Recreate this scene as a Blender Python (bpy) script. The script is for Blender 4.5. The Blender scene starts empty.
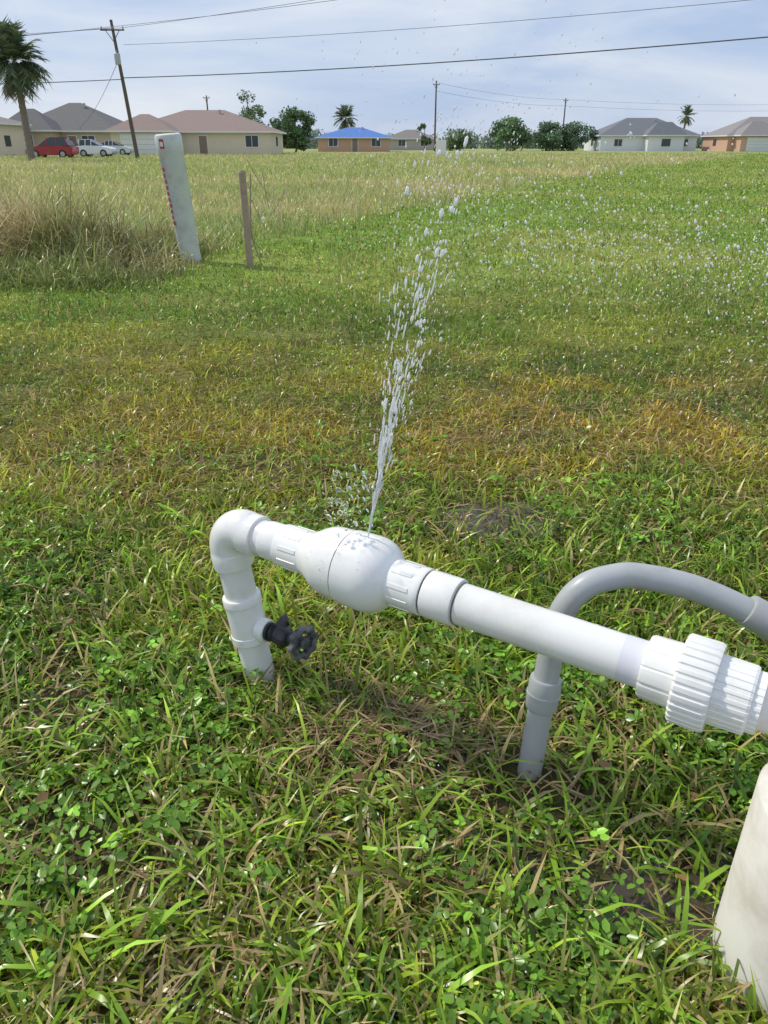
import bpy, bmesh, math, random
import numpy as np
from mathutils import Vector, Matrix
random.seed(7); rng=np.random.default_rng(11)
scene=bpy.context.scene
COL=scene.collection

# ------------------------------------------------------------------ materials
def newmat(name):
    m=bpy.data.materials.new(name); m.use_nodes=True
    nt=m.node_tree; b=nt.nodes['Principled BSDF']
    return m,nt,b
def pmat(name,col,rough=.5,noise=.12,scale=8.,bump=0.,metal=0.,spec=.5,dirt=None,dirtamt=.0,dscale=3.):
    m,nt,b=newmat(name)
    N=nt.nodes; L=nt.links
    tc=N.new('ShaderNodeTexCoord'); nz=N.new('ShaderNodeTexNoise')
    nz.inputs['Scale'].default_value=scale; nz.inputs['Detail'].default_value=6
    L.new(tc.outputs['Object'],nz.inputs['Vector'])
    mx=N.new('ShaderNodeMix'); mx.data_type='RGBA'
    lo=[c*(1-noise) for c in col]; hi=[min(1,c*(1+noise)) for c in col]
    mx.inputs['A'].default_value=(*lo,1); mx.inputs['B'].default_value=(*hi,1)
    L.new(nz.outputs['Fac'],mx.inputs['Factor'])
    out=mx.outputs['Result']
    if dirt:
        n2=N.new('ShaderNodeTexNoise'); n2.inputs['Scale'].default_value=dscale; n2.inputs['Detail'].default_value=8; n2.inputs['Roughness'].default_value=.7
        L.new(tc.outputs['Object'],n2.inputs['Vector'])
        r=N.new('ShaderNodeMapRange'); r.inputs['From Min'].default_value=.48; r.inputs['From Max'].default_value=.72
        r.inputs['To Max'].default_value=dirtamt
        L.new(n2.outputs['Fac'],r.inputs['Value'])
        m2=N.new('ShaderNodeMix'); m2.data_type='RGBA'; m2.inputs['B'].default_value=(*dirt,1)
        L.new(r.outputs['Result'],m2.inputs['Factor']); L.new(out,m2.inputs['A']); out=m2.outputs['Result']
    L.new(out,b.inputs['Base Color'])
    b.inputs['Roughness'].default_value=rough; b.inputs['Metallic'].default_value=metal
    b.inputs['Specular IOR Level'].default_value=spec
    if bump>0:
        bp=N.new('ShaderNodeBump'); bp.inputs['Strength'].default_value=bump; bp.inputs['Distance'].default_value=.01
        L.new(nz.outputs['Fac'],bp.inputs['Height']); L.new(bp.outputs['Normal'],b.inputs['Normal'])
    return m
def leafmat(name,transl=.35,rough=.4,gl=.05):
    m=bpy.data.materials.new(name); m.use_nodes=True; nt=m.node_tree; N=nt.nodes;L=nt.links
    N.remove(N['Principled BSDF'])
    a=N.new('ShaderNodeAttribute'); a.attribute_name='Col'
    b=N.new('ShaderNodeBsdfDiffuse'); L.new(a.outputs['Color'],b.inputs['Color'])
    t=N.new('ShaderNodeBsdfTranslucent'); L.new(a.outputs['Color'],t.inputs['Color'])
    ms=N.new('ShaderNodeMixShader'); ms.inputs[0].default_value=transl
    L.new(b.outputs[0],ms.inputs[1]); L.new(t.outputs[0],ms.inputs[2])
    gg=N.new('ShaderNodeBsdfGlossy'); gg.inputs['Roughness'].default_value=rough; gg.inputs['Color'].default_value=(.9,.92,.9,1)
    m2=N.new('ShaderNodeMixShader'); m2.inputs[0].default_value=gl; L.new(ms.outputs[0],m2.inputs[1]); L.new(gg.outputs[0],m2.inputs[2])
    L.new(m2.outputs[0],N['Material Output'].inputs['Surface'])
    return m
M_leaf=leafmat('leaf_blades',.36,.30,.032)
M_tree=leafmat('tree_leaves',.2,.6,.02)
M_pvc=pmat('white_pvc',(.82,.82,.80),.22,.03,14,.03,dirt=(.48,.43,.34),dirtamt=.4,dscale=7)
M_pvc2=pmat('white_pvc_fitting',(.86,.86,.84),.20,.03,20,.03,dirt=(.55,.50,.42),dirtamt=.35,dscale=12)
M_conduit=pmat('grey_conduit',(.42,.44,.45),.38,.08,10,.08,dirt=(.22,.18,.13),dirtamt=.4,dscale=8)
M_case=pmat('casing_cream',(.80,.77,.71),.5,.05,6,.1,dirt=(.35,.27,.17),dirtamt=.5,dscale=5)
M_black=pmat('black_plastic',(.025,.025,.028),.4,.3,40,.2,dirt=(.12,.11,.1),dirtamt=.5,dscale=30)
M_dkgrey=pmat('tap_handle_grey',(.07,.075,.08),.45,.3,60,.3,dirt=(.30,.30,.29),dirtamt=.7,dscale=35)
M_grime=pmat('grime_line',(.16,.13,.10),.8,.4,60)
M_primer=pmat('primer_smear',(.71,.71,.78),.4,.05,30)
M_wood=pmat('weathered_wood',(.38,.29,.21),.85,.35,25,.4)
M_pole=pmat('pole_wood',(.13,.10,.08),.9,.2,3)
M_wire=pmat('wire_black',(.10,.10,.11),.7,.1,3)
M_post=pmat('marker_post_white',(.64,.67,.66),.5,.06,3,dirt=(.33,.31,.24),dirtamt=.6,dscale=5)
M_red=pmat('red_print',(.50,.06,.06),.5,.2,20)
M_bark=pmat('bark',(.16,.13,.10),.9,.4,12,.5)
M_palmbark=pmat('palm_bark',(.20,.17,.14),.9,.4,8,.5)
M_asph=pmat('asphalt_road',(.16,.16,.16),.9,.15,4)
M_glass=pmat('window_glass',(.05,.06,.07),.1,.1,2)
M_white=pmat('white_trim',(.75,.75,.74),.6,.04,3)
M_tire=pmat('tyre_rubber',(.02,.02,.02),.8,.1,10)
M_mud=pmat('wet_mud',(.060,.047,.034),.25,.35,18,.9,dirt=(.12,.10,.06),dirtamt=.8,dscale=14)

# ------------------------------------------------------------------ helpers
def empty(name,loc=(0,0,0)):
    e=bpy.data.objects.new(name,None); e.location=loc; COL.objects.link(e); e.empty_display_size=.2
    return e
def addobj(name,me,mat=None,parent=None,smooth=None):
    o=bpy.data.objects.new(name,me); COL.objects.link(o)
    if mat: me.materials.append(mat)
    if parent:
        o.parent=parent; o.matrix_parent_inverse=Matrix.Translation(-Vector(parent.location))
    if smooth is not None:
        me.shade_smooth(); me.set_sharp_from_angle(angle=math.radians(smooth))
    return o
def mesh_from(name,v,f):
    me=bpy.data.meshes.new(name); me.from_pydata([tuple(map(float,p)) for p in v],[],f); me.update(); return me
def frame(a):
    a=Vector(a).normalized(); up=Vector((0,0,1)) if abs(a.z)<.9 else Vector((0,1,0))
    x=up.cross(a).normalized(); y=a.cross(x).normalized(); return a,x,y
def lathe(name,prof,o,a,mat,parent=None,segs=72,mod=None,smooth=32,cap=True):
    a,x,y=frame(a); o=Vector(o); v=[];f=[]
    for i,(s,r) in enumerate(prof):
        for k in range(segs):
            t=2*math.pi*k/segs; rr=r*(mod(t,i) if mod else 1)
            v.append(o+a*s+(x*math.cos(t)+y*math.sin(t))*rr)
    for i in range(len(prof)-1):
        for k in range(segs):
            k2=(k+1)%segs; f.append((i*segs+k,i*segs+k2,(i+1)*segs+k2,(i+1)*segs+k))
    if cap:
        f.append(tuple(range(segs))[::-1]); n=(len(prof)-1)*segs; f.append(tuple(range(n,n+segs)))
    return addobj(name,mesh_from(name,v,f),mat,parent,smooth)
def sweep(name,pts,rad,mat,parent=None,segs=40,smooth=32):
    pts=[Vector(p) for p in pts]; n=len(pts)
    if not hasattr(rad,'__len__'): rad=[rad]*n
    v=[];f=[]; x=None
    for i in range(n):
        t=(pts[min(i+1,n-1)]-pts[max(i-1,0)]).normalized()
        if x is None: _,x,_y=frame(t)
        x=(x-t*x.dot(t)).normalized(); y=t.cross(x)
        for k in range(segs):
            th=2*math.pi*k/segs; v.append(pts[i]+(x*math.cos(th)+y*math.sin(th))*rad[i])
    for i in range(n-1):
        for k in range(segs):
            k2=(k+1)%segs; f.append((i*segs+k,i*segs+k2,(i+1)*segs+k2,(i+1)*segs+k))
    f.append(tuple(range(segs))[::-1]); f.append(tuple(range((n-1)*segs,n*segs)))
    return addobj(name,mesh_from(name,v,f),mat,parent,smooth)
def catmull(P,n=10):
    P=[Vector(p) for p in P]; P=[2*P[0]-P[1]]+P+[2*P[-1]-P[-2]]; out=[]
    for i in range(1,len(P)-2):
        for k in range(n):
            t=k/n; a,b,c,d=P[i-1],P[i],P[i+1],P[i+2]
            out.append(.5*((2*b)+(c-a)*t+(2*a-5*b+4*c-d)*t*t+(3*b-a-3*c+d)*t**3))
    out.append(P[-2]); return out
def box(name,c,s,mat,parent=None,rot=0,bev=0):
    bm=bmesh.new(); bmesh.ops.create_cube(bm,size=1)
    for v in bm.verts: v.co=Vector((v.co.x*s[0],v.co.y*s[1],v.co.z*s[2]))
    if bev: bmesh.ops.bevel(bm,geom=bm.edges[:],offset=bev,segments=2,affect='EDGES')
    bmesh.ops.rotate(bm,verts=bm.verts,matrix=Matrix.Rotation(rot,3,'Z'))
    bmesh.ops.translate(bm,verts=bm.verts,vec=c)
    me=bpy.data.meshes.new(name); bm.to_mesh(me); bm.free()
    return addobj(name,me,mat,parent)
def npmesh(name,V,sizes,loops,col,mat,parent=None):
    me=bpy.data.meshes.new(name); me.vertices.add(len(V)); me.vertices.foreach_set('co',V.astype(np.float32).ravel())
    me.loops.add(len(loops)); me.loops.foreach_set('vertex_index',loops.astype(np.int32))
    me.polygons.add(len(sizes)); st=np.concatenate([[0],np.cumsum(sizes)[:-1]]).astype(np.int32)
    me.polygons.foreach_set('loop_start',st)
    me.update(calc_edges=True); me.validate()
    at=me.attributes.new('Col','FLOAT_COLOR','POINT')
    c4=np.ones((len(V),4),np.float32); c4[:,:3]=np.clip(col,0,1); at.data.foreach_set('color',c4.ravel())
    return addobj(name,me,mat,parent)

_g={}
def vnoise(x,y,scale,seed):
    if seed not in _g: _g[seed]=np.random.default_rng(seed).random((256,256))
    g=_g[seed]; u=x*scale+1000.3; v=y*scale+1000.7
    i=np.floor(u).astype(int); j=np.floor(v).astype(int); fu=u-i; fv=v-j
    fu=fu*fu*(3-2*fu); fv=fv*fv*(3-2*fv)
    a=g[i%256,j%256];b=g[(i+1)%256,j%256];c=g[i%256,(j+1)%256];d=g[(i+1)%256,(j+1)%256]
    return (a*(1-fu)+b*fu)*(1-fv)+(c*(1-fu)+d*fu)*fv
def fbm(x,y,s,seed): return (vnoise(x,y,s,seed)+.5*vnoise(x,y,s*2.1,seed+1)+.25*vnoise(x,y,s*4.3,seed+2))/1.75
def sm(a,b,x): t=np.clip((x-a)/(b-a),0,1); return t*t*(3-2*t)
def mixc(a,b,t): return a*(1-t[:,None])+np.asarray(b)[None,:]*t[:,None]

def fieldmask(x,y):
    bx=np.where(y<25,-2.0+(y-8.1)*.37,4.25+(y-25)*.53)
    d=bx-x+ (fbm(x,y,.5,40)-.5)*1.6
    return sm(-.5,.7,d)*sm(8.0,9.2,y+ (fbm(x,y,.8,44)-.5)*1.2)
def gauss(x,y,cx,cy,rx,ry): return np.exp(-((x-cx)/rx)**2-((y-cy)/ry)**2)
def yellow(x,y): return np.clip(gauss(x,y,1.3,3.2,1.2,.75)+gauss(x,y,-1.0,2.8,.9,.8)*.5+gauss(x,y,.3,2.9,.7,.5)*.35+gauss(x,y,-1.6,4.2,1.4,.7)*.3,0,1)
def gcol(x,y):
    n=len(x)
    A=np.tile(np.array([.150,.245,.024]),(n,1))
    c=mixc(A,(.31,.36,.045),sm(.40,.68,fbm(x,y,1.3,1)))
    c=mixc(c,(.085,.165,.02),sm(.50,.72,fbm(x,y,2.6,5))*.75)
    yel=yellow(x,y)
    c=mixc(c,(.56,.40,.045),yel*sm(.40,.60,fbm(x,y,3.6,9)+yel*.10)*.85)
    c=mixc(c,(.36,.34,.10),sm(.57,.8,fbm(x,y,.9,12))*.45)
    far=sm(4.0,8,y)
    g2=mixc(np.tile(np.array([.20,.325,.045]),(n,1)),(.32,.38,.085),sm(.35,.7,fbm(x,y*1.4,.3,20)))
    c=c*(1-far[:,None]*.8)+g2*far[:,None]*.8
    f=fieldmask(x,y)
    fc=mixc(np.tile(np.array([.34,.39,.12]),(n,1)),(.48,.44,.20),sm(.40,.72,fbm(x,y*2.2,.10,30)))
    fc=mixc(fc,(.23,.33,.08),sm(.45,.75,fbm(x,y*1.5,.25,33))*.7)
    c=c*(1-f[:,None])+fc*f[:,None]
    return c
def bare(x,y):
    b=np.maximum.reduce([gauss(x,y,-.28,1.33,.13,.09),gauss(x,y,.02,1.13,.17,.11)*.85,gauss(x,y,.30,1.03,.16,.09)*.85,
        gauss(x,y,.45,.80,.27,.19)*.95,gauss(x,y,-.55,.85,.28,.14)*.75,gauss(x,y,.35,2.16,.26,.20)*1.15,gauss(x,y,.05,2.0,.2,.12)*.7,gauss(x,y,-.62,1.25,.2,.1)*.8,gauss(x,y,-.35,.60,.2,.1)*.7])
    return np.clip(b+sm(.54,.78,fbm(x,y,3.2,60))*.7,0,1)

# ------------------------------------------------------------------ ground
ys=np.concatenate([np.linspace(-40,-1,14),np.linspace(-.5,12,110),np.geomspace(12.3,4000,150)])
uu=np.linspace(-1,1,161)
X=[];Y=[]
for yy in ys:
    hw=6+abs(yy)*1.6
    X.append(uu*hw); Y.append(np.full(161,yy))
X=np.array(X).ravel();Y=np.array(Y).ravel()
gc=gcol(X,Y)
near=1-sm(1.5,8,Y); near=np.where(Y<0,1,near)
gc=gc*.85*(1-near[:,None]*.88)+np.array([.080,.058,.034])[None,:]*near[:,None]*.88  # near soil colour, also darkened to paint deeper shade between the blades
Z=(fbm(X,Y,.9,70)-.5)*.03*(Y<60)*sm(3,6,Y)
V=np.stack([X,Y,Z],1)
nr=len(ys); ii,jj=np.meshgrid(np.arange(nr-1),np.arange(160),indexing='ij'); b0=(ii*161+jj).ravel()
loops=np.stack([b0,b0+1,b0+162,b0+161],1).ravel()
gm,nt,b=newmat('ground_soil_grass'); N=nt.nodes;L=nt.links
a=N.new('ShaderNodeAttribute');a.attribute_name='Col'
g=N.new('ShaderNodeNewGeometry')
def nz(s,d=8):
    t=N.new('ShaderNodeTexNoise'); t.inputs['Scale'].default_value=s; t.inputs['Detail'].default_value=d; t.inputs['Roughness'].default_value=.65
    L.new(g.outputs['Position'],t.inputs['Vector']); return t
n1=nz(28);n2=nz(1.7);
r1=N.new('ShaderNodeMapRange'); r1.inputs['From Min'].default_value=.3; r1.inputs['From Max'].default_value=.7; r1.inputs['To Min'].default_value=.55; r1.inputs['To Max'].default_value=1.45
L.new(n1.outputs['Fac'],r1.inputs['Value'])
r2=N.new('ShaderNodeMapRange'); r2.inputs['From Min'].default_value=.3; r2.inputs['From Max'].default_value=.7; r2.inputs['To Min'].default_value=.75; r2.inputs['To Max'].default_value=1.25
L.new(n2.outputs['Fac'],r2.inputs['Value'])
mu=N.new('ShaderNodeMath');mu.operation='MULTIPLY';L.new(r1.outputs[0],mu.inputs[0]);L.new(r2.outputs[0],mu.inputs[1])
vm=N.new('ShaderNodeVectorMath');vm.operation='SCALE';L.new(a.outputs['Color'],vm.inputs[0]);L.new(mu.outputs[0],vm.inputs['Scale'])
L.new(vm.outputs[0],b.inputs['Base Color']); b.inputs['Roughness'].default_value=.85; b.inputs['Specular IOR Level'].default_value=.2
bp=N.new('ShaderNodeBump');bp.inputs['Strength'].default_value=.8;bp.inputs['Distance'].default_value=.02
L.new(n1.outputs['Fac'],bp.inputs['Height']);L.new(bp.outputs[0],b.inputs['Normal'])
npmesh('ground',V,np.full(len(b0),4),loops,gc,gm)
# wet muddy patches
for (mx_,my_,rx,ry,sd) in ((.36,2.15,.24,.17,3),(.04,1.14,.16,.09,5),(.47,.80,.2,.12,8)):
    pr=random.Random(sd); vv=[(mx_,my_,.007)]; K=40
    ph=[pr.uniform(0,6.28) for _ in range(4)]
    for k in range(K):
        t=2*math.pi*k/K; q=1+.22*math.sin(2*t+ph[0])+.16*math.sin(3*t+ph[1])+.10*math.sin(7*t+ph[2])+.06*math.sin(11*t+ph[3])
        vv.append((mx_+math.cos(t)*rx*q,my_+math.sin(t)*ry*q,.004))
    addobj('wet_mud',mesh_from('wet_mud',vv,[(0,1+k,1+(k+1)%K) for k in range(K)]),M_mud)

# ------------------------------------------------------------------ blades
def blades(name,x,y,z,Ln,W,a0,a1,col,mat,parent=None,yaw=None,twist=.6,tipcol=None):
    n=len(x)
    if yaw is None: yaw=rng.uniform(0,2*np.pi,n)
    h=np.stack([np.cos(yaw),np.sin(yaw),np.zeros(n)],1)
    tw=yaw+np.pi/2+rng.uniform(-twist,twist,n)
    sd=np.stack([np.cos(tw),np.sin(tw),rng.uniform(-.3,.3,n)],1)
    P=np.stack([x,y,z],1); up=np.array([0,0,1.])
    ang=[a0,(a0+a1)/2,a1]; pts=[P]
    for k in range(3):
        d=h*np.sin(ang[k])[:,None]+up*np.cos(ang[k])[:,None]
        P=P+d*(Ln/3)[:,None]; P[:,2]=np.maximum(P[:,2],z+.003); pts.append(P)
    ws=[.7,1.,.75]
    V=np.zeros((n,7,3)); C=np.zeros((n,7,3))
    for k in range(3):
        V[:,2*k]=pts[k]-sd*(W*ws[k]/2)[:,None]; V[:,2*k+1]=pts[k]+sd*(W*ws[k]/2)[:,None]
    V[:,6]=pts[3]
    for k in range(7):
        C[:,k]=col
    if tipcol is not None: C[:,6]=tipcol; C[:,4]=C[:,5]=col*.6+tipcol*.4
    base=(np.arange(n)*7)[:,None]
    lp=(base+np.array([0,1,3,2,2,3,5,4,4,5,6])[None,:]).ravel()
    return npmesh(name,V.reshape(-1,3),np.tile([4,4,3],n),lp,C.reshape(-1,3),mat,parent)
CCX,CCY=.617,.690
def offcase(x,y,r): return ((x-CCX)**2+(y-CCY)**2)>r**2

# lawn
N0=520000
y=np.exp(rng.uniform(math.log(.28),math.log(110),N0)); hw=.52*y+.9
x=rng.uniform(-1,1,N0)*hw
keep=rng.random(N0)<np.clip(y/1.5,.25,1)
keep&=rng.random(N0)>bare(x,y)*.88*(y<5)
keep&=rng.random(N0)>fieldmask(x,y)
keep&=offcase(x,y,.119)
x=x[keep];y=y[keep]; n=len(x)
c=gcol(x,y)
br=np.exp(rng.normal(0,.40,n))*(.68+.62*fbm(x,y,6,80)); c=c*br[:,None]
hue=rng.normal(0,.15,n); c[:,0]*=(1+hue)
nearw=1-sm(1.6,3.5,y)
dead=rng.random(n)<(.10+.20*bare(x,y)+.12*yellow(x,y)+.08*nearw*sm(.45,.65,fbm(x,y,2.,300))); c[dead]=np.array([.48,.36,.16])*np.exp(rng.normal(0,.35,dead.sum()))[:,None]
lime=(rng.random(n)<.15*nearw+.03); c[lime]=np.array([.38,.54,.05])*np.exp(rng.normal(0,.2,lime.sum()))[:,None]
Ln=rng.gamma(5,1/5,n)*(.042+.018*nearw)*(1+.5*(fbm(x,y,2,90)-.5)); Ln*=np.maximum(1,(y/6)**.25)
W=rng.uniform(.0030,.0068,n)*(1+.30*nearw)*np.maximum(1,(y/3.)**.75)
a0=np.abs(rng.normal(.5,.4,n)); a1=a0+rng.uniform(.2,1.5,n)
flat=rng.random(n)<.28; a0[flat]=rng.uniform(1.1,1.5,flat.sum()); a1[flat]=rng.uniform(1.4,1.7,flat.sum())
tip=c*1.15; yt=rng.random(n)<.12; tip[yt]=np.array([.46,.37,.13])
blades('lawn_grass',x,y,np.zeros(n),Ln,W,a0,a1,c,M_leaf,tipcol=tip)

# long coarse blades in clumps, near
nc=360; cx=rng.uniform(-1.5,1.5,nc); cy=.3+rng.beta(1.1,2,nc)*2.2; k=8
x=(cx[:,None]+rng.normal(0,.018,(nc,k))).ravel(); y=(cy[:,None]+rng.normal(0,.018,(nc,k))).ravel()
kp=offcase(x,y,.135); x=x[kp];y=y[kp]; n=len(x)
c=np.tile(np.array([.24,.40,.035]),(n,1))*np.exp(rng.normal(0,.3,n))[:,None]; d=rng.random(n)<.2; c[d]=np.array([.50,.41,.18])
blades('coarse_grass',x,y,np.zeros(n),rng.uniform(.06,.15,n),rng.uniform(.005,.0105,n),rng.uniform(.4,1.1,n),rng.uniform(1.2,2.1,n),c,M_leaf,tipcol=c*1.2)

# dry straw on the soil
n=6500; x=rng.uniform(-1.5,1.5,n); y=rng.uniform(.3,3.5,n)
ex=rng.normal(.0,.11,900); ey=rng.normal(1.17,.06,900); x=np.concatenate([x,ex]);y=np.concatenate([y,ey]);n=len(x)
c=mixc(np.tile(np.array([.54,.42,.22]),(n,1)),(.20,.12,.05),rng.random(n)**1.2)
blades('dry_straw',x,y,rng.uniform(.002,.035,n),rng.uniform(.04,.12,n),rng.uniform(.002,.0045,n),rng.uniform(1.2,1.55,n),rng.uniform(1.4,1.8,n),c,M_leaf)

def leaflets(name,x,y,z,r,col,mat):
    n=len(x); yaw=rng.uniform(0,2*np.pi,n); tx=rng.normal(0,.35,n); ty=rng.normal(0,.35,n)
    ths=np.linspace(0,2*np.pi,7)[:-1]; rs=np.array([1.15,.85,.8,.75,.8,.85])
    V=np.zeros((n,6,3))
    for k in range(6):
        px=np.cos(ths[k])*rs[k]*r; py=np.sin(ths[k])*rs[k]*r*.8
        V[:,k,0]=x+np.cos(yaw)*px-np.sin(yaw)*py; V[:,k,1]=y+np.sin(yaw)*px+np.cos(yaw)*py
        V[:,k,2]=z+tx*px+ty*py+np.abs(py)*.25
    C=np.repeat(col[:,None,:],6,1)
    lp=((np.arange(n)*6)[:,None]+np.array([0,1,2,3,0,3,4,5])[None,:]).ravel()
    return npmesh(name,V.reshape(-1,3),np.tile([4,4],n),lp,C.reshape(-1,3),mat)
nc=17000; cx=rng.uniform(-1.4,1.4,nc); cy=.28+rng.beta(1.2,2.2,nc)*2.8
pk=rng.random(nc)<sm(.40,.66,fbm(cx,cy,3.1,101))*.9; pk&=offcase(cx,cy,.13); cx=cx[pk];cy=cy[pk];nc=len(cx)
cz=rng.uniform(.015,.050,nc); R=rng.uniform(.004,.0115,nc); th=rng.uniform(0,6.28,nc)
xs=[];ysn=[];zs=[];rs=[];cs=[]
cc=np.tile(np.array([.185,.36,.04]),(nc,1))*np.exp(rng.normal(0,.38,nc))[:,None]
for k in range(3):
    t=th+k*2.094; xs.append(cx+np.cos(t)*R*.95); ysn.append(cy+np.sin(t)*R*.95); zs.append(cz+rng.normal(0,.002,nc)); rs.append(R); cs.append(cc)
leaflets('clover_weeds',np.concatenate(xs),np.concatenate(ysn),np.concatenate(zs),np.concatenate(rs),np.concatenate(cs),M_leaf)
n=200; x=rng.uniform(-1.2,1.2,n);y=rng.uniform(.35,2.6,n)
leaflets('dead_leaves',x,y,rng.uniform(.015,.04,n),rng.uniform(.008,.018,n),np.tile(np.array([.30,.18,.08]),(n,1))*rng.uniform(.4,1.3,(n,1)),M_leaf)

# rough field grass
N1=190000
y=np.exp(rng.uniform(math.log(7.8),math.log(120),N1)); x=rng.uniform(-1,1,N1)*(.55*y+2)
kp=rng.random(N1)<fieldmask(x,y); x=x[kp];y=y[kp];n=len(x)
c=gcol(x,y)*np.exp(rng.normal(0,.25,n))[:,None]*1.12; d=rng.random(n)<.24; c[d]=np.array([.57,.49,.28])*np.exp(rng.normal(0,.2,d.sum()))[:,None]
Ln=rng.gamma(8,1/8,n)*.21*(.55+.9*fbm(x,y,.35,120)); W=rng.uniform(.007,.013,n)*np.maximum(1,(y/9)**.7)
a0=np.abs(rng.normal(.3,.3,n)); blades('field_grass',x,y,np.zeros(n),Ln,W,a0,a0+rng.uniform(.2,1.3,n),c,M_leaf,tipcol=c*1.1)

# tall dry brush clump
n=34000
x=rng.uniform(-5.6,-1.75,n); y=rng.uniform(6.3,9.8,n)
hgt=np.clip(1-((y-8.0)/1.75)**2,0,1)*sm(-1.75,-2.3,x)*np.clip(.30+1.0*sm(.25,.75,fbm(x,y,1.0,130)),0,1.2)*(1+.30*gauss(x,y,-2.75,8.,.5,1.5))
kp=(rng.random(n)<hgt+.05)&(((x+2.0)**2+(y-8.0)**2)>.2**2); x=x[kp];y=y[kp];hgt=hgt[kp];n=len(x)
st=np.clip(sm(.50,.66,fbm(x,y,1.,140))*.6+sm(-3.4,-4.0,x)*.9,0,1)
c=np.tile(np.array([.27,.33,.09]),(n,1)); c=mixc(c,(.66,.53,.31),st*.85); c=mixc(c,(.34,.26,.15),(rng.random(n)<.2)*.8)
c=mixc(c,(.12,.14,.05),gauss(x,y,-2.6,8,.6,2)*(rng.random(n)<.55)*.75)
c*=np.exp(rng.normal(0,.33,n))[:,None]
a0=np.abs(rng.normal(.35,.4,n)); blades('dry_brush',x,y,np.zeros(n),(.12+.68*hgt)*rng.uniform(.4,1.25,n),rng.uniform(.005,.014,n),a0,a0+rng.uniform(.2,2.4,n),c,M_leaf)

# ------------------------------------------------------------------ plumbing
E=Vector((-.319,1.378,.38)); D=Vector((.843,-.537,0)).normalized()
def S(s): return E+D*s
E2=E-D*.022+Vector((0,0,.004))
RB=(Vector((-.279,1.359,-.05))); DN=(RB-E2).normalized()
pipe=empty('pvc_water_pipe',E)
R=.062
arc=[]; C0=E2+(D+DN)*R
for i in range(15):
    t=math.pi/2*i/14; arc.append(C0-(D*math.sin(t)+DN*math.cos(t))*R)
pts=[S(.078),S(.0775),S(.065),S(.047)]+arc+[E2+DN*.065,E2+DN*.085,E2+DN*.098,E2+DN*.0985]
rad=[.036,.0425,.0438,.0438]+[.0425]*15+[.0438,.0438,.0425,.036]
sweep('elbow',pts,rad,M_pvc2,pipe,56)
lathe('riser',[(.06,.035),(.46,.035)],E2,DN,M_pvc,pipe)
lathe('riser_tee',[(.172,.0355),(.1725,.041),(.175,.0425),(.190,.0425),(.192,.0405),(.266,.0405),(.268,.0425),(.284,.0425),(.286,.041),(.2865,.0355)],E2,DN,M_pvc2,pipe)
lathe('nipple',[(.06,.036),(.16,.036)],E,D,M_pvc,pipe)
lathe('nipple_collar',[(.098,.036),(.0985,.0385),(.102,.0395),(.134,.0395),(.1375,.0385),(.138,.036)],E,D,M_pvc2,pipe)
lathe('long_pipe',[(.50,.0375),(.90,.0375)],E,D,M_pvc,pipe)
lathe('grime_ring',[(.536,.0382),(.5375,.0388),(.539,.0382)],E,D,M_grime,pipe,cap=False)
lathe('primer_ring',[(.822,.0377),(.83,.0378),(.857,.0378)],E,D,M_primer,pipe,cap=False)
lathe('coupling',[(.474,.038),(.4745,.0425),(.478,.0435),(.530,.0435),(.534,.0425),(.5345,.038)],E,D,M_pvc2,pipe)
lathe('end_pipe',[(1.02,.038),(1.10,.038)],E,D,M_case,pipe)
top=S(1.10); arc2=[top-D*.03]
for i in range(9):
    t=math.pi/2*i/8; Cc=top+Vector((0,0,-.05)); arc2.append(Cc+(D*math.sin(t)+Vector((0,0,1))*math.cos(t))*.05)
arc2.append(arc2[-1]+Vector((0,0,-.05)))
sweep('drop_elbow',arc2,.043,M_pvc2,pipe)
# check valve
cv=empty('check_valve',S(.32))
def ribs(n,amp,frac=.5):
    def m(t,i):
        ph=(t*n/(2*math.pi))%1
        return 1+amp*(1 if ph<frac else 0)
    return m
lathe('valve_body',[(.140,.036),(.1405,.0425),(.145,.0435),(.205,.0435),(.208,.045),(.222,.050),(.238,.060),(.250,.0655),(.262,.0685),(.300,.0705),(.3005,.0700),(.303,.0700),(.3035,.0725),(.345,.0735),(.362,.0725),(.378,.067),(.390,.058),(.398,.049),(.400,.045),(.402,.0435),(.455,.0435),(.460,.0445),(.468,.0445),(.4705,.0435),(.471,.037)],E,D,M_pvc2,cv,96,smooth=30)
for s0,s1 in ((.155,.200),(.408,.452)):
    for k in range(10):
        t=2*math.pi*k/10+.2; a_,x_,y_=frame(D); nrm=x_*math.cos(t)+y_*math.sin(t); tg=a_.cross(nrm)
        c_=S((s0+s1)/2)+nrm*.0433; v=[]
        for da in (-1,1):
            for dt in (-1,1):
                for dn in (-1,1):
                    v.append(c_+a_*da*((s1-s0)/2-(.001 if dn>0 else 0))+tg*dt*(.0045-(.001 if dn>0 else 0))+nrm*dn*.0014)
        f=[(0,1,3,2),(4,6,7,5),(0,4,5,1),(2,3,7,6),(0,2,6,4),(1,5,7,3)]
        addobj('grip_rib',mesh_from('grip_rib',v,f),M_pvc2,cv)
lathe('seam_line',[(.3008,.0706),(.3027,.0706)],E,D,M_grime,cv,cap=False)
lathe('end_gap',[(.4708,.0405),(.4742,.0405)],E,D,M_grime,cv,cap=False)
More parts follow.
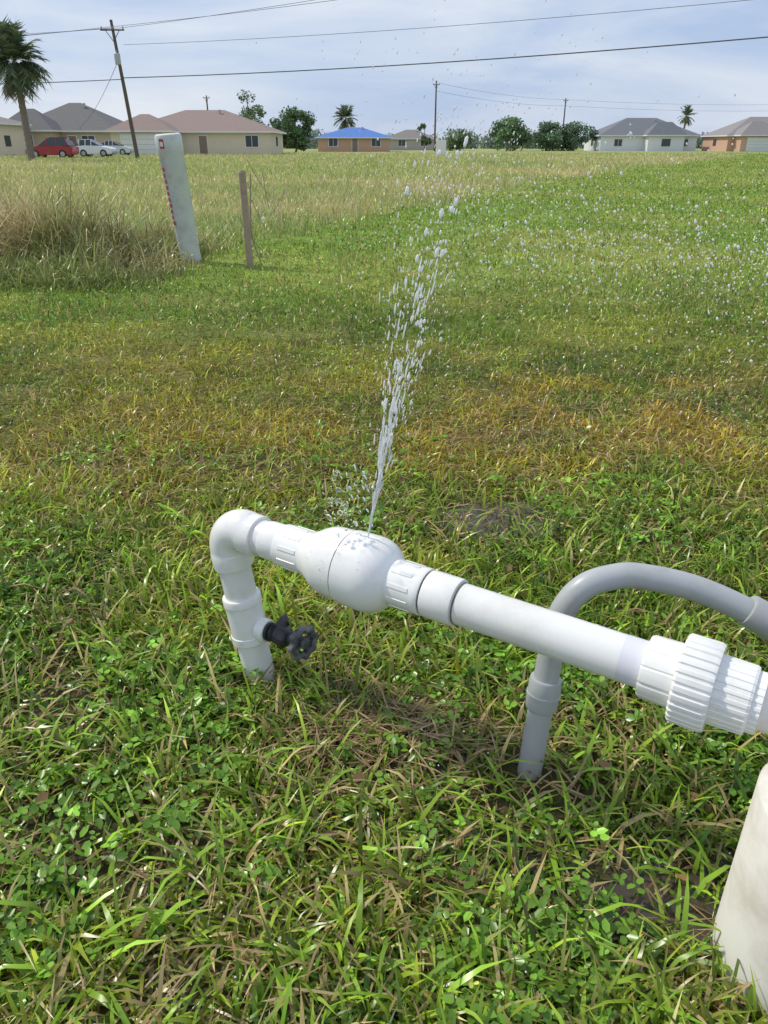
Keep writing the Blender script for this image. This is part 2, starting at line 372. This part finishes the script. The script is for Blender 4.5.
# union
un=empty('pipe_union',S(.94))
lathe('union_socket',[(.856,.038),(.8565,.047),(.861,.049),(.905,.050),(.907,.050)],E,D,M_pvc2,un,120,mod=ribs(12,.025,.82),smooth=25)
lathe('union_nut',[(.905,.050),(.9055,.063),(.909,.0665),(.952,.0665),(.958,.064),(.9585,.050)],E,D,M_pvc2,un,240,mod=ribs(30,.04,.6),smooth=25)
lathe('union_tailpiece',[(.957,.050),(.9575,.052),(1.005,.051),(1.009,.049),(1.0095,.045),(1.022,.045),(1.0225,.037)],E,D,M_pvc2,un,240,mod=ribs(26,.022,.5),smooth=25)
# water
wm,nt,b=newmat('water_drop'); N=nt.nodes;L=nt.links
b.inputs['Base Color'].default_value=(.97,.98,.99,1); b.inputs['Roughness'].default_value=.12; b.inputs['IOR'].default_value=1.33  # white base colour stands in for highlights and blur on clear drops
tl=N.new('ShaderNodeBsdfTranslucent'); tl.inputs['Color'].default_value=(.97,.98,.99,1); msx=N.new('ShaderNodeMixShader'); msx.inputs[0].default_value=.45
L.new(b.outputs[0],msx.inputs[1]); L.new(tl.outputs[0],msx.inputs[2]); L.new(msx.outputs[0],N['Material Output'].inputs['Surface'])
cm,nt,b=newmat('clear_water'); b.inputs['Base Color'].default_value=(.97,.98,1,1); b.inputs['Roughness'].default_value=.02; b.inputs['Transmission Weight'].default_value=1.; b.inputs['IOR'].default_value=1.33
bm=bmesh.new(); bmesh.ops.create_icosphere(bm,subdivisions=2,radius=1); IV=np.array([v.co[:] for v in bm.verts]); IF=np.array([[v.index for v in f.verts] for f in bm.faces]); bm.free()
def drops(name,P,dirs,r,el,mat,parent=None,wob=.15):
    n=len(P); m=len(IV); d=dirs/np.linalg.norm(dirs,axis=1,keepdims=True)
    ref=np.where(np.abs(d[:,2:3])<.9,np.array([[0,0,1.]]),np.array([[0,1.,0]]))
    a=np.cross(ref,d); a/=np.linalg.norm(a,axis=1,keepdims=True); b_=np.cross(d,a)
    J=1+rng.normal(0,wob,(n,m)) if wob>0 else np.ones((n,m))
    V=P[:,None,:]+(a[:,None,:]*IV[None,:,0:1]+b_[:,None,:]*IV[None,:,1:2])*(r[:,None]*J)[:,:,None]+d[:,None,:]*IV[None,:,2:3]*(r*el)[:,None,None]
    lp=((np.arange(n)*m)[:,None,None]+IF[None]).ravel()
    o=npmesh(name,V.reshape(-1,3),np.full(n*len(IF),3),lp,np.ones((n*m,3)),mat,parent); o.data.shade_smooth(); return o
n=130
t=rng.uniform(-2.0,2.0,n)
ss=rng.uniform(.245,.385,n); P=[];Dn=[]
for ti,si in zip(t,ss):
    nrm=(Vector((0,0,1))*math.cos(ti)+Vector((D.y,-D.x,0))*math.sin(ti))
    rr=.0722 if .27<si<.36 else (.066 if si<.27 else .0645)
    P.append(S(si)+nrm*rr); Dn.append(nrm)
drops('clinging_drops',np.array(P),np.array(Dn),rng.uniform(.0006,.0018,n),np.full(n,.6),cm,cv,0)

# tap on the riser
tap=empty('garden_tap',(-.299,1.367,.145))
TA=Vector((.87,-.49,.03)).normalized(); TO=Vector((-.2995,1.3665,.140))
lathe('tap_boss',[(.03,.026),(.050,.026),(.052,.024)],TO,TA,M_pvc2,tap)
lathe('tap_body',[(.05,.017),(.052,.021),(.058,.021),(.060,.016),(.064,.020),(.068,.016),(.072,.020),(.076,.016),(.078,.022),(.100,.024),(.106,.020),(.110,.014),(.118,.018),(.124,.018),(.126,.009),(.140,.008)],TO,TA,M_black,tap,32,smooth=40)
sp=[TO+TA*.088+Vector((0,0,.005)),TO+TA*.088+Vector((.0,.012,.020)),TO+TA*.090+Vector((.004,.02,.026)),TO+TA*.094+Vector((.008,.024,.028))]
sweep('tap_spout',catmull(sp,5),[.013]*13+[.014]*3,M_black,tap,24)
def lobes(t,i): return 1+.10*math.cos(8*t)
TA2=Vector((.72,-.68,.10)).normalized(); TH=TO+TA*.145-TA2*.145
lathe('tap_handle_rim',[(.138,.022),(.136,.030),(.139,.036),(.146,.038),(.152,.036),(.154,.030),(.151,.022),(.138,.022)],TH,TA2,M_dkgrey,tap,96,mod=lobes,cap=False)
lathe('tap_handle_hub',[(.134,.010),(.136,.013),(.152,.013),(.155,.010),(.157,.005)],TH,TA2,M_dkgrey,tap,24)
a_,x_,y_=frame(TA2)
for k in range(4):
    t=math.pi/2*k+.4; nr=x_*math.cos(t)+y_*math.sin(t)
    sweep('tap_handle_spoke',[TH+TA2*.145+nr*.008,TH+TA2*.145+nr*.028],.0045,M_dkgrey,tap,10)

# grey conduit
cd=empty('electrical_conduit',(.285,1.072,0))
cp=catmull([(.283,1.066,-.06),(.285,1.072,0),(.302,1.10,.186),(.315,1.118,.300),(.330,1.127,.350),(.362,1.133,.388),(.41,1.14,.403),(.462,1.14,.405),(.56,1.12,.390),(.67,1.08,.352),(.78,1.04,.30),(.86,1.01,.25),(.89,1.0,.17),(.90,.99,-.03)],8)
sweep('conduit_tube',cp,.0235,M_conduit,cd,40)
ca=Vector((.302-.285,.028,.186)).normalized()
lathe('conduit_coupling',[(.145,.024),(.1455,.0285),(.149,.030),(.205,.030),(.209,.0285),(.2095,.024)],Vector((.285,1.072,0)),ca,M_conduit,cd)
lathe('conduit_coupling_ring',[(.172,.0303),(.173,.0318),(.178,.0318),(.179,.0303)],Vector((.285,1.072,0)),ca,M_conduit,cd,cap=False)
cb=(Vector((.78,1.04,.30))-Vector((.67,1.08,.352))).normalized()
lathe('conduit_end_coupling',[(-.035,.024),(-.0345,.0285),(-.031,.0298),(.05,.0298),(.054,.0285),(.0545,.024)],Vector((.67,1.08,.3525)),cb,M_conduit,cd)

# well casing
CC=Vector((CCX,CCY,0))
wc=empty('well_casing',CC)
lathe('casing_tube',[(-.08,.1175),(.315,.1175),(.319,.115),(.3195,.04)],CC,Vector((0,0,1)),M_case,wc,96)
lathe('casing_cap',[(.318,.100),(.330,.100),(.337,.09),(.340,.05)],CC,Vector((0,0,1)),M_case,wc,64)

# ------------------------------------------------------------------ water spray
ws=empty('water_spray',S(.33)+Vector((0,0,.07)))
P0=np.array([-.030,1.196,.448])
AX=np.array([.17,-.02,1.0]); AX/=np.linalg.norm(AX)
def jet(n,hmax,spread,rlo,rhi,ello,elhi,pw=1.,hmin=0.,curve=.05):
    h=hmin+(hmax-hmin)*rng.random(n)**pw
    sx=rng.normal(0,spread,n); sy=rng.normal(0,spread,n)
    P=P0+AX*h[:,None]; P[:,0]+=sx*h+curve*h*h*.6; P[:,1]+=sy*h
    d=np.tile(AX,(n,1)); d[:,0]+=sx+curve*h*1.2; d[:,1]+=sy
    return P,d,rng.uniform(rlo,rhi,n),rng.uniform(ello,elhi,n)
allj=[jet(110,.28,.03,.0006,.0013,8,22,1.,0,0),
      jet(170,.50,.045,.0005,.0014,3,12,.9,.1),
      jet(42,.68,.04,.0015,.0030,1.3,3.2,.85,.2),
      jet(380,.72,.07,.0005,.0013,1.,4.5,.9,.2),
      jet(380,.80,.17,.0004,.0010,1.,3,.8,.3),
      jet(50,1.05,.12,.0004,.0009,1.,2,.5,.6)]
P=np.concatenate([a[0] for a in allj]);d=np.concatenate([a[1] for a in allj]);r=np.concatenate([a[2] for a in allj]);e=np.concatenate([a[3] for a in allj])
drops('jet_drops',P,d,r,e,wm,ws,.12)
# falling drops drifting right
n=2600; tt=rng.beta(1.2,1.1,n)
yy=1.25+rng.normal(.20,.30,n)
P=np.stack([.10+tt*1.05+rng.normal(0,.08,n),yy,1.00-.17*tt**1.1+rng.normal(0,.075,n)-.10*np.clip(yy-1.4,0,1)],1); P=P[(P[:,1]>.8)]; n=len(P)
drops('falling_drops',P,np.tile([.35,0.,-1.],(n,1)),rng.uniform(.0005,.0019,n)*rng.uniform(.6,1.2,n),rng.uniform(1.,1.8,n),wm,ws,.1)
# side splash
n=34; P=np.stack([-.030+rng.normal(-.045,.022,n),1.20+rng.normal(0,.015,n),.47+rng.random(n)**1.3*.13],1)
drops('side_splash',P,np.stack([rng.normal(-.4,.4,n),rng.normal(0,.3,n),np.ones(n)],1),rng.uniform(.0012,.0042,n),rng.uniform(.9,2.2,n),cm,ws,.18)
n=60; P=np.stack([-.030+rng.normal(-.035,.025,n),1.20+rng.normal(0,.015,n),.462+rng.random(n)**1.1*.13],1)
drops('side_splash_white',P,np.stack([rng.normal(-.4,.3,n),rng.normal(0,.3,n),np.ones(n)],1),rng.uniform(.0006,.0017,n),rng.uniform(1,4,n),wm,ws,.15)
# fallen drops glinting on the grass
n=420; x=rng.uniform(-.6,1.9,n); y=rng.uniform(.6,4.2,n)
P=np.stack([x,y,rng.uniform(.025,.06,n)],1)
drops('ground_drops',P,np.tile([0,0,1.],(n,1)),rng.uniform(.0008,.0018,n)*np.maximum(1,y/1.6),np.full(n,1.),wm,ws,.1)

# ------------------------------------------------------------------ marker post, stake, sapling
mp=empty('marker_post',(-2.01,8.12,0)); pb=Vector((-2.01,8.12,-.1)); pt=Vector((-2.10,8.05,1.20)); pa=(pt-pb).normalized(); pl=(pt-pb).length
lathe('post_tube',[(0,.100),(pl-.17,.124),(pl-.165,.127),(pl-.03,.129),(pl-.01,.122),(pl-.002,.105)],pb,pa,M_post,mp,48)
_,px_,py_=frame(pa)
def curved_patch(name,s0,s1,t0,t1,r,mat):
    v=[];f=[];m=6
    for i in range(m+1):
        t=t0+(t1-t0)*i/m
        for s in (s0,s1): v.append(pb+pa*s+(Vector((math.sin(t),-math.cos(t),0)))*r)
    for i in range(m): f.append((2*i,2*i+2,2*i+3,2*i+1))
    addobj(name,mesh_from(name,v,f),mat,mp)
s=pl-.30
for k in range(10):
    hh=.036; w=.26 if k%3 else .36
    curved_patch('red_letter',s-k*.055-hh,s-k*.055,-.85,-.85+w*random.uniform(.7,1.),.1275-k*.0008,M_red)
curved_patch('label',pl-.135,pl-.05,-.55,-.15,.1305,M_red); curved_patch('label_white',pl-.115,pl-.075,-.48,-.22,.132,M_white)
st=empty('wooden_stake',(-1.33,7.68,0))
lathe('stake_shaft',[(-.1,.034),(.5,.035),(.865,.036),(.885,.028)],Vector((-1.33,7.68,0)),Vector((-.015,0,1)),M_wood,st,8,smooth=20)
sap=empty('bare_sapling',(-1.2,7.75,0))
for k in range(7):
    z0=.05+.1*k; an=random.uniform(-1,1)
    b0=Vector((-1.22+.02*k,7.75,0 if k==0 else z0)); L_=.85 if k==0 else random.uniform(.15,.35)
    sweep('twig',catmull([b0,b0+Vector((an*.1,0,L_*.4)),b0+Vector((an*.22*(.3 if k==0 else 1),0.02,L_))],4),.007 if k==0 else .004,M_wood,sap,6)

# ------------------------------------------------------------------ trees
def leafcloud(name,cent,rad,n,size,col,parent=None,var=.3):
    k=len(cent); idx=rng.integers(0,k,n);
    d=rng.normal(0,1,(n,3)); d/=np.linalg.norm(d,axis=1,keepdims=True); d*=(rng.random(n)**.45)[:,None]
    P=cent[idx]+d*rad[idx][:,None]*np.array([1,1,.75]); P[:,2]=np.maximum(P[:,2],.1)
    u=rng.normal(0,1,(n,3));u/=np.linalg.norm(u,axis=1,keepdims=True); w=np.cross(u,rng.normal(0,1,(n,3)));w/=np.linalg.norm(w,axis=1,keepdims=True)
    s=rng.uniform(.6,1.3,n)*size
    V=np.stack([P-u*s[:,None],P-w*(s*.5)[:,None],P+u*s[:,None],P+w*(s*.5)[:,None]],1)
    cb=np.exp(rng.normal(0,.25,k))[idx]*np.exp(rng.normal(0,var,n)); C=np.array(col)[None]*cb[:,None]
    C=np.repeat(C[:,None],4,1); return npmesh(name,V.reshape(-1,3),np.full(n,4),np.arange(n*4),C.reshape(-1,3),M_tree,parent)
def tree(name,x,y,h,r,col,n=3500,size=.17,k=16):
    e=empty(name,(x,y,0)); th=h*.35; col=[c_*2.1+.02 for c_ in col]  # far foliage colour lightened and lifted to paint in haze
    sweep('trunk',catmull([(x,y,-.2),(x+.1*r,y,th*.5),(x,y,th),(x+.1*r,y,h*.75)],4),[.03*h*(1-.06*i) for i in range(13)],M_bark,e,10)
    cent=[];rad=[]
    for i in range(k):
        a=random.uniform(0,6.28); q=random.random()**.6; zz=random.uniform(.16,.90)
        wq=math.sin(min(1,(1-abs(zz-.45)/.6))*1.57)
        cent.append((x+math.cos(a)*r*.85*q*wq,y+math.sin(a)*r*.85*q*wq,h*zz)); rad.append(random.uniform(.2,.42)*r)
        if i%3==0: sweep('limb',[(x,y,th*.8),tuple((np.array([x,y,th])+np.array(cent[-1]))/2+np.array([0,0,.1])),cent[-1]],[.02*h,.012*h,.004*h],M_bark,e,6)
    leafcloud('crown',np.array(cent),np.array(rad),n,size,col,e)
tree('broadleaf_tree',-22.3,140,9.0,4.2,(.07,.10,.05),2600,.22,16)
tree('broadleaf_tree',-13.6,126,6.3,3.6,(.045,.08,.03),5200,.22,20)
tree('broadleaf_tree',-16.2,128,4.8,2.8,(.05,.085,.035),2600,.2,14)
tree('broadleaf_tree',24.0,162,6.0,3.9,(.08,.13,.06),4000,.25,22)
tree('broadleaf_tree',32.5,166,5.0,4.8,(.06,.095,.05),4500,.25,24)
tree('broadleaf_tree',38.5,168,4.9,5.0,(.055,.09,.05),5000,.25,26)
tree('broadleaf_tree',28.5,172,3.8,4.0,(.06,.095,.05),2500,.25,18)
tree('broadleaf_tree',8.0,165,6.2,1.6,(.07,.10,.05),1000,.25,8)
tree('broadleaf_tree',15.5,170,3.9,3.8,(.07,.10,.05),2200,.25,18)
k=300; cx=rng.uniform(-60,190,k); cent=np.stack([cx,rng.uniform(255,300,k),rng.uniform(.6,3.0,k)*(.6+.9*vnoise(cx,cx*0,.05,200))],1)
leafcloud('distant_tree_line',cent,rng.uniform(1.8,3.8,k),32000,.5,(.20,.25,.20))
def palm(name,x,y,h,r,nf=46,fan=True,tr=.24,wd=.05):
    e=empty(name,(x,y,0))
    prof=[(-.3,tr*1.3)]
    for i in range(18): z=h*i/18; prof+= [(z,tr*(1.15-.2*i/18)),(z+h/36,tr*(1.0-.2*i/18))]
    prof.append((h,tr*.8)); lathe('trunk',prof,(x,y,0),(0.015,0,1),M_palmbark,e,16,smooth=60)
    V=[];lp=[];sz=[];C=[]
    top=Vector((x+.015*h,y,h))
    for i in range(nf):
        az=random.uniform(0,6.283); el=math.radians(random.uniform(-60,85)); dead=el<-.8
        d=Vector((math.cos(az)*math.cos(el),math.sin(az)*math.cos(el),math.sin(el)))
        ln=r*random.uniform(.75,1.05)
        col=np.array([.13,.17,.09]) if not dead else np.array([.25,.20,.13]); col=col*random.uniform(.6,1.5)
        pts=[];p=top.copy();dd=d.copy()
        for s in range(8): pts.append(p.copy()); p=p+dd*ln/8; dd=(dd+Vector((0,0,-.10))).normalized()
        side=dd.cross(Vector((0,0,1))).normalized()
        for s in range(2,8):
            for sg in (-1,1):
                for q in (0,.5):
                    b0=pts[s]+(pts[s]-pts[s-1])*q; fw=(pts[s]-pts[s-1]).normalized()
                    tipv=b0+(fw*.7+side*sg*random.uniform(.5,.9)+Vector((0,0,random.uniform(-.5,.0)))).normalized()*ln*.36
                    n0=len(V); w=fw*wd
                    V+= [b0-w,b0+w,tipv]; lp+=[n0,n0+1,n0+2]; sz.append(3); C+=[col]*3
        n0=len(V); V+=[pts[0]+side*.02,pts[0]-side*.02,pts[6]-side*.02,pts[6]+side*.02]; lp+=[n0,n0+1,n0+2,n0+3]; sz.append(4); C+=[col*1.2]*4
    npmesh('fronds',np.array([tuple(v) for v in V]),np.array(sz),np.array(lp),np.array(C),M_tree,e)
palm('palm_tree',-25.8,60,6.3,2.35,130,wd=.08)
palm('palm_tree',-8.0,172,6.0,2.7,60,wd=.12)
palm('palm_tree',72,200,7.2,2.4,40,wd=.1)

# ------------------------------------------------------------------ houses
def wmat(n,c): return pmat(n,c,.85,.06,1.5)
def hiproof(name,cx,cy,w,d,z,h,mat,par,ov=.5,ridge=None,axis='x'):
    hw=w/2+ov;hd=d/2+ov
    if axis=='x':
        rl=max(0,hw-hd) if ridge is None else ridge/2; R_=[(cx-rl,cy,z+h),(cx+rl,cy,z+h)]
    else:
        rl=max(0,hd-hw) if ridge is None else ridge/2; R_=[(cx,cy-rl,z+h),(cx,cy+rl,z+h)]
    v=[(cx-hw,cy-hd,z),(cx+hw,cy-hd,z),(cx+hw,cy+hd,z),(cx-hw,cy+hd,z)]+R_
    f=[(0,1,5,4),(2,3,4,5),(1,2,5),(3,0,4),(3,2,1,0)] if axis=='x' else [(0,1,4),(1,2,5,4),(2,3,5),(3,0,4,5),(3,2,1,0)]
    addobj(name,mesh_from(name,v,f),mat,par)
    fh=.18
    for a,b in ((0,1),(1,2),(2,3),(3,0)):
        A=Vector(v[a]);B=Vector(v[b]);m=(A+B)/2-Vector((0,0,fh/2+.003)); l=(B-A)
        box('fascia',m,(abs(l.x)+.06 if abs(l.x)>.1 else .06,abs(l.y)-.07 if abs(l.y)>.1 else .06,fh),M_white,par)
def house(name,cx,cy,w,d,wh,rh,wc_,rc,wins=(),garage=None,door=None,wing=None):
    e=empty(name,(cx,cy,0)); wm_=wmat(name+'_wall',wc_); rm=pmat(name+'_roof',rc,.85,.18,3)
    box('walls',(cx,cy,wh/2-.1),(w,d,wh+.2),wm_,e); hiproof('roof',cx,cy,w,d,wh+.01,rh,rm,e)
    fy=cy-d/2
    def openings(fx,fy_,ww,hh,zc,mat,nm):
        box(nm+'_frame',(fx,fy_-.02,zc),(ww+.24,.08,hh+.24),M_white,e); box(nm,(fx,fy_-.075,zc),(ww,.05,hh),mat,e)
    for wx in wins:
        openings(cx+wx,fy,1.5,1.2,1.5,M_glass,'window'); box('mullion',(cx+wx,fy-.11,1.5),(.06,.03,1.2),M_white,e)
    if door is not None: openings(cx+door,fy,.95,2.05,1.05,pmat(name+'_door',(.25,.18,.14),.6),'door')
    if wing:
        wx,ww,wd=wing; wy=fy-wd/2
        box('wing_walls',(cx+wx,wy-.004,wh/2-.1),(ww,wd,wh+.19),wm_,e)
        hiproof('wing_roof',cx+wx,wy+wd*.35,ww,wd*1.7,wh+.02,rh*.72,rm,e,.5,None,'x' if ww>wd*1.7 else 'y')
        if garage:
            openings(cx+wx,wy-wd/2,4.6,2.2,1.12,M_white,'garage_door')
            for q in (.6,1.15,1.7): box('garage_groove',(cx+wx,wy-wd/2-.105,q),(4.5,.02,.03),M_conduit,e)
        else: openings(cx+wx,wy-wd/2,1.7,1.3,1.5,M_glass,'wing_window')
    elif garage:
        openings(cx+garage,fy,4.6,2.2,1.12,M_white,'garage_door')
    for sx in (-1,1):
        box('side_window',(cx+sx*(w/2+.02),cy,1.5),(.06,1.4,1.1),M_glass,e)
    box('roof_vent',(cx+w*.12,cy-d*.1,wh+rh*.9),(.25,.25,.5),M_conduit,e)
house('stucco_house',-50,94,14.5,11,3.3,1.8,(.72,.62,.48),(.24,.21,.19),(),None,-2)
house('stucco_house',-40.3,110,13.5,12,2.7,3.3,(.56,.47,.36),(.14,.135,.135),(3.2,),None,1.2,(-3.4,6.4,3))
house('stucco_house',-23.0,108,18,13,2.6,2.5,(.68,.59,.46),(.27,.20,.18),(6.8,),True,.8,(-5.8,7.,3.5))
house('brick_house',-5.3,150,12.6,10,2.3,1.6,(.58,.36,.25),(.09,.20,.52),(-3.6,3.9),None,.2)
house('stucco_house',6,190,11,9,2.4,1.8,(.48,.44,.40),(.22,.20,.19),(-2,3))
house('stucco_house',52.3,170,19,13,2.8,3.2,(.72,.75,.78),(.16,.17,.19),(-6,7),None,1.0,(2.6,7,2.5))
house('brick_house',73.0,160,18,12,2.7,3.2,(.60,.38,.28),(.26,.24,.24),(5,),True,-.5,(-4.3,7,3))
house('stucco_house',90,190,15,12,2.7,3.6,(.5,.5,.5),(.24,.30,.44),(-3,3))
box('utility_box',(6.6,95,.8),(1.1,.6,1.6),M_white,None,0,.05)

v=[(-60,78,.05),(-24,78,.05),(-24,84,.05),(-60,84,.05)]
addobj('road',mesh_from('road',v,[(0,1,2,3)]),M_asph)

# ------------------------------------------------------------------ cars
def car(name,x,y,L_,W_,H_,col,flip=1,suv=False,z0=.0):
    e=empty(name,(x,y,z0)); pm=pmat(name+'_paint',col,.25,.03,2)
    hl=L_/2
    low=[(-hl,.35),(-hl,.75),(-hl+.1,.92),(-hl+.9,1.0),(hl-1.3,.98),(hl-.2,.80),(hl,.68),(hl,.35),(hl-.15,.24),(-hl+.15,.24)]
    cab=[(-hl+.25,.97),(-hl+.55,H_-.08),(-hl+.9,H_),(hl-2.3,H_),(hl-1.95,H_-.08),(hl-1.15,.97)] if suv else [(-hl+.55,.98),(-hl+1.3,H_-.06),(-hl+1.6,H_),(hl-2.2,H_),(hl-1.9,H_-.06),(hl-1.05,.97)]
    def ext(nm,prof,w0,w1,mat,bev):
        v=[];zmin=min(p[1] for p in prof);zmax=max(p[1] for p in prof)
        for sgn in (-1,1):
            for (px,pz) in prof:
                w=w0+(w1-w0)*(pz-zmin)/(zmax-zmin); v.append((x+flip*px,y+sgn*w/2,z0+pz))
        n=len(prof); f=[tuple(range(n)),tuple(range(n,2*n))[::-1]]+[(i,(i+1)%n+0,(i+1)%n+n,i+n) for i in range(n)]
        me=mesh_from(nm,v,f); bm=bmesh.new();bm.from_mesh(me);bmesh.ops.recalc_face_normals(bm,faces=bm.faces)
        if bev: bmesh.ops.bevel(bm,geom=bm.edges[:],offset=bev,segments=2,affect='EDGES')
        bm.to_mesh(me);bm.free(); addobj(nm,me,mat,e,40)
    ext('body',low,W_,W_,pm,.05); ext('cabin_glass',cab,W_-.1,W_-.5,M_glass,.03)
    xr=[p[0] for p in cab];
    box('roof_panel',(x+flip*(xr[2]+xr[3])/2,y,z0+H_+.01),(abs(xr[3]-xr[2])+.3,W_-.5,.05),pm,e,0,.02)
    for px in (xr[1]-.05,(xr[2]+xr[3])/2,xr[4]+.0):
        for sg in (-1,1):
            sweep('pillar',[(x+flip*px,y+sg*(W_/2-.08),z0+.97),(x+flip*px,y+sg*(W_/2-.25),z0+H_)],.045,pm,e,6)
    for wx in (-hl+.85,hl-.85):
        for sg in (-1,1):
            lathe('wheel',[(-.11,.25),(-.10,.33),(.10,.33),(.11,.25)],(x+flip*wx,y+sg*(W_/2-.09),z0+.33),(0,1,0),M_tire,e,24)
            lathe('hubcap',[(-.13,.05),(-.12,.20),(.12,.20),(.13,.05)],(x+flip*wx,y+sg*(W_/2-.09),z0+.33),(0,1,0),M_conduit,e,12)
    for sg in (-1,1):
        box('headlight',(x+flip*(hl-.03),y+sg*(W_/2-.3),z0+.66),(.1,.35,.14),M_white,e); box('taillight',(x-flip*(hl-.02),y+sg*(W_/2-.2),z0+.78),(.08,.25,.2),M_red,e)
    box('bumper',(x+flip*(hl+.02),y,z0+.42),(.12,W_-.1,.16),M_conduit,e,0,.03)
car('parked_car',-29.4,73,4.1,1.8,1.62,(.36,.03,.04),-1,True,.05)
car('parked_car',-27.8,79.5,3.6,1.7,1.5,(.80,.81,.82),1,True,.05)
car('parked_car',-30.1,92,4.0,1.8,1.45,(.60,.63,.67),1,False,.05)

# ------------------------------------------------------------------ poles and wires
def pole(name,x,y,h,lean=0,r=.15,arm=1.9,armz=.7):
    e=empty(name,(x,y,0)); t=Vector((x+lean,y,h))
    sweep('shaft',[(x,y,-.5),(x+lean/2,y,h/2),t],[r*1.2,r,r*.75],M_pole,e,12)
    if arm:
        az=h-armz; ax_=x+lean*az/h
        sweep('crossarm',[(ax_-arm/2,y-.15,az),(ax_+arm/2,y-.15,az)],.06,M_pole,e,6)
        for q in (-.45,0.,.45): lathe('insulator',[(0,.04),(.1,.07),(.2,.04)],(ax_+q*arm,y-.15,az+.05),(0,0,1),M_conduit,e,8)
        sweep('brace',[(ax_-arm*.3,y-.15,az),(ax_,y-.15,az-.8)],.03,M_pole,e,5); sweep('brace',[(ax_+arm*.3,y-.15,az),(ax_,y-.15,az-.8)],.03,M_pole,e,5)
    return t
pole('utility_pole',-21.0,70,10.0,-.7)
bx=empty('pole_transformer',(-21.4,69.7,7)); lathe('can',[(0,.2),(.05,.24),(.75,.24),(.8,.2)],(-21.45,69.55,6.9),(0,0,1),M_conduit,bx,16); lathe('bushing',[(0,.04),(.2,.03)],(-21.45,69.55,7.7),(0,0,1),M_conduit,bx,8)
pole('utility_pole',9.2,150,11.2,.0,.15,1.2,.6)
pole('utility_pole',-32.5,155,9.2,0,.16,1.2,.4)
pole('utility_pole',43.0,200,11.0,0,.17,1.2,.5)
pole('utility_pole',36,42,9.0,0)
def wire(A,B,sag,r=.03,par=None):
    A=Vector(A);B=Vector(B); pts=[A.lerp(B,i/16)-Vector((0,0,sag*4*(i/16)*(1-i/16))) for i in range(17)]
    sweep('wire',pts,r,M_wire,par,5)
pw=empty('power_line',(-21,70,6))
wire((-21.35,69.85,6.0),(36,42,7.2),.5,.035,pw)
wire((-21.3,69.85,5.9),(-60,55,5.0),.5,.03,pw)
wire((-20.9,69.85,8.3),(36,42,8.9),.5,.014,pw)
for q in (-.85,0,.85): wire((-21.65+q,69.85,9.45),(-62,62,7.2+q*.8),.5,.014,pw)
for q in (-.85,.85): wire((-21.65+q,69.85,9.45),(20,42,10.4+q*.4),.3,.014,pw)
wire((-21.4,69.85,7.4),(-38,104,3.0),.6,.02,pw)
for zz in (10.9,9.6): wire((9.2,149.8,zz),(43,199.8,zz-.2),.6,.02,pw); wire((43,199.8,zz-.2),(130,200,zz),1.2,.02,pw)

# ------------------------------------------------------------------ sky and light
el=math.radians(48); az=math.radians(-65)
w=bpy.data.worlds.new('World'); scene.world=w; w.use_nodes=True; N=w.node_tree.nodes; L=w.node_tree.links
bg=N['Background']; sky=N.new('ShaderNodeTexSky'); sky.sky_type='NISHITA'; sky.sun_disc=False; sky.sun_elevation=el; sky.sun_rotation=az
sky.dust_density=1.0; sky.air_density=1.0; sky.ozone_density=2.5
tc=N.new('ShaderNodeTexCoord'); mp_=N.new('ShaderNodeMapping'); mp_.inputs['Scale'].default_value=(1,1,4.5); mp_.inputs['Rotation'].default_value=(.05,.12,0); L.new(tc.outputs['Generated'],mp_.inputs['Vector'])
nn=N.new('ShaderNodeTexNoise'); nn.inputs['Scale'].default_value=2.6; nn.inputs['Detail'].default_value=7; nn.inputs['Roughness'].default_value=.55; nn.inputs['Distortion'].default_value=.4; L.new(mp_.outputs[0],nn.inputs['Vector'])
cr=N.new('ShaderNodeMix'); cr.data_type='RGBA'; cr.inputs['A'].default_value=(4.6,5.8,8.2,1); cr.inputs['B'].default_value=(7.9,8.4,9.3,1)
mr=N.new('ShaderNodeMapRange'); mr.inputs['From Min'].default_value=.36; mr.inputs['From Max'].default_value=.66; L.new(nn.outputs['Fac'],mr.inputs['Value']); L.new(mr.outputs[0],cr.inputs['Factor'])
mx=N.new('ShaderNodeMix'); mx.data_type='RGBA'; mx.inputs['Factor'].default_value=.84; L.new(sky.outputs[0],mx.inputs['A']); L.new(cr.outputs['Result'],mx.inputs['B']); L.new(mx.outputs['Result'],bg.inputs['Color'])
bg.inputs['Strength'].default_value=.103
sun=bpy.data.lights.new('sun','SUN'); sun.energy=2.9; sun.angle=math.radians(4); sun.color=(1,.94,.80)
so=bpy.data.objects.new('sun',sun); COL.objects.link(so)
dv=Vector((math.sin(az)*math.cos(el),math.cos(az)*math.cos(el),math.sin(el))); so.rotation_euler=dv.to_track_quat('Z','Y').to_euler()

cam=bpy.data.cameras.new('camera'); co=bpy.data.objects.new('camera',cam); COL.objects.link(co); scene.camera=co
cam.sensor_fit='VERTICAL'; cam.sensor_height=36; cam.lens=26; cam.clip_start=.02; cam.clip_end=6000
co.location=(0,0,1.1); co.rotation_euler=(math.radians(90-26.4),0,0)
scene.view_settings.view_transform='Standard'; scene.view_settings.look='None'; scene.view_settings.exposure=0
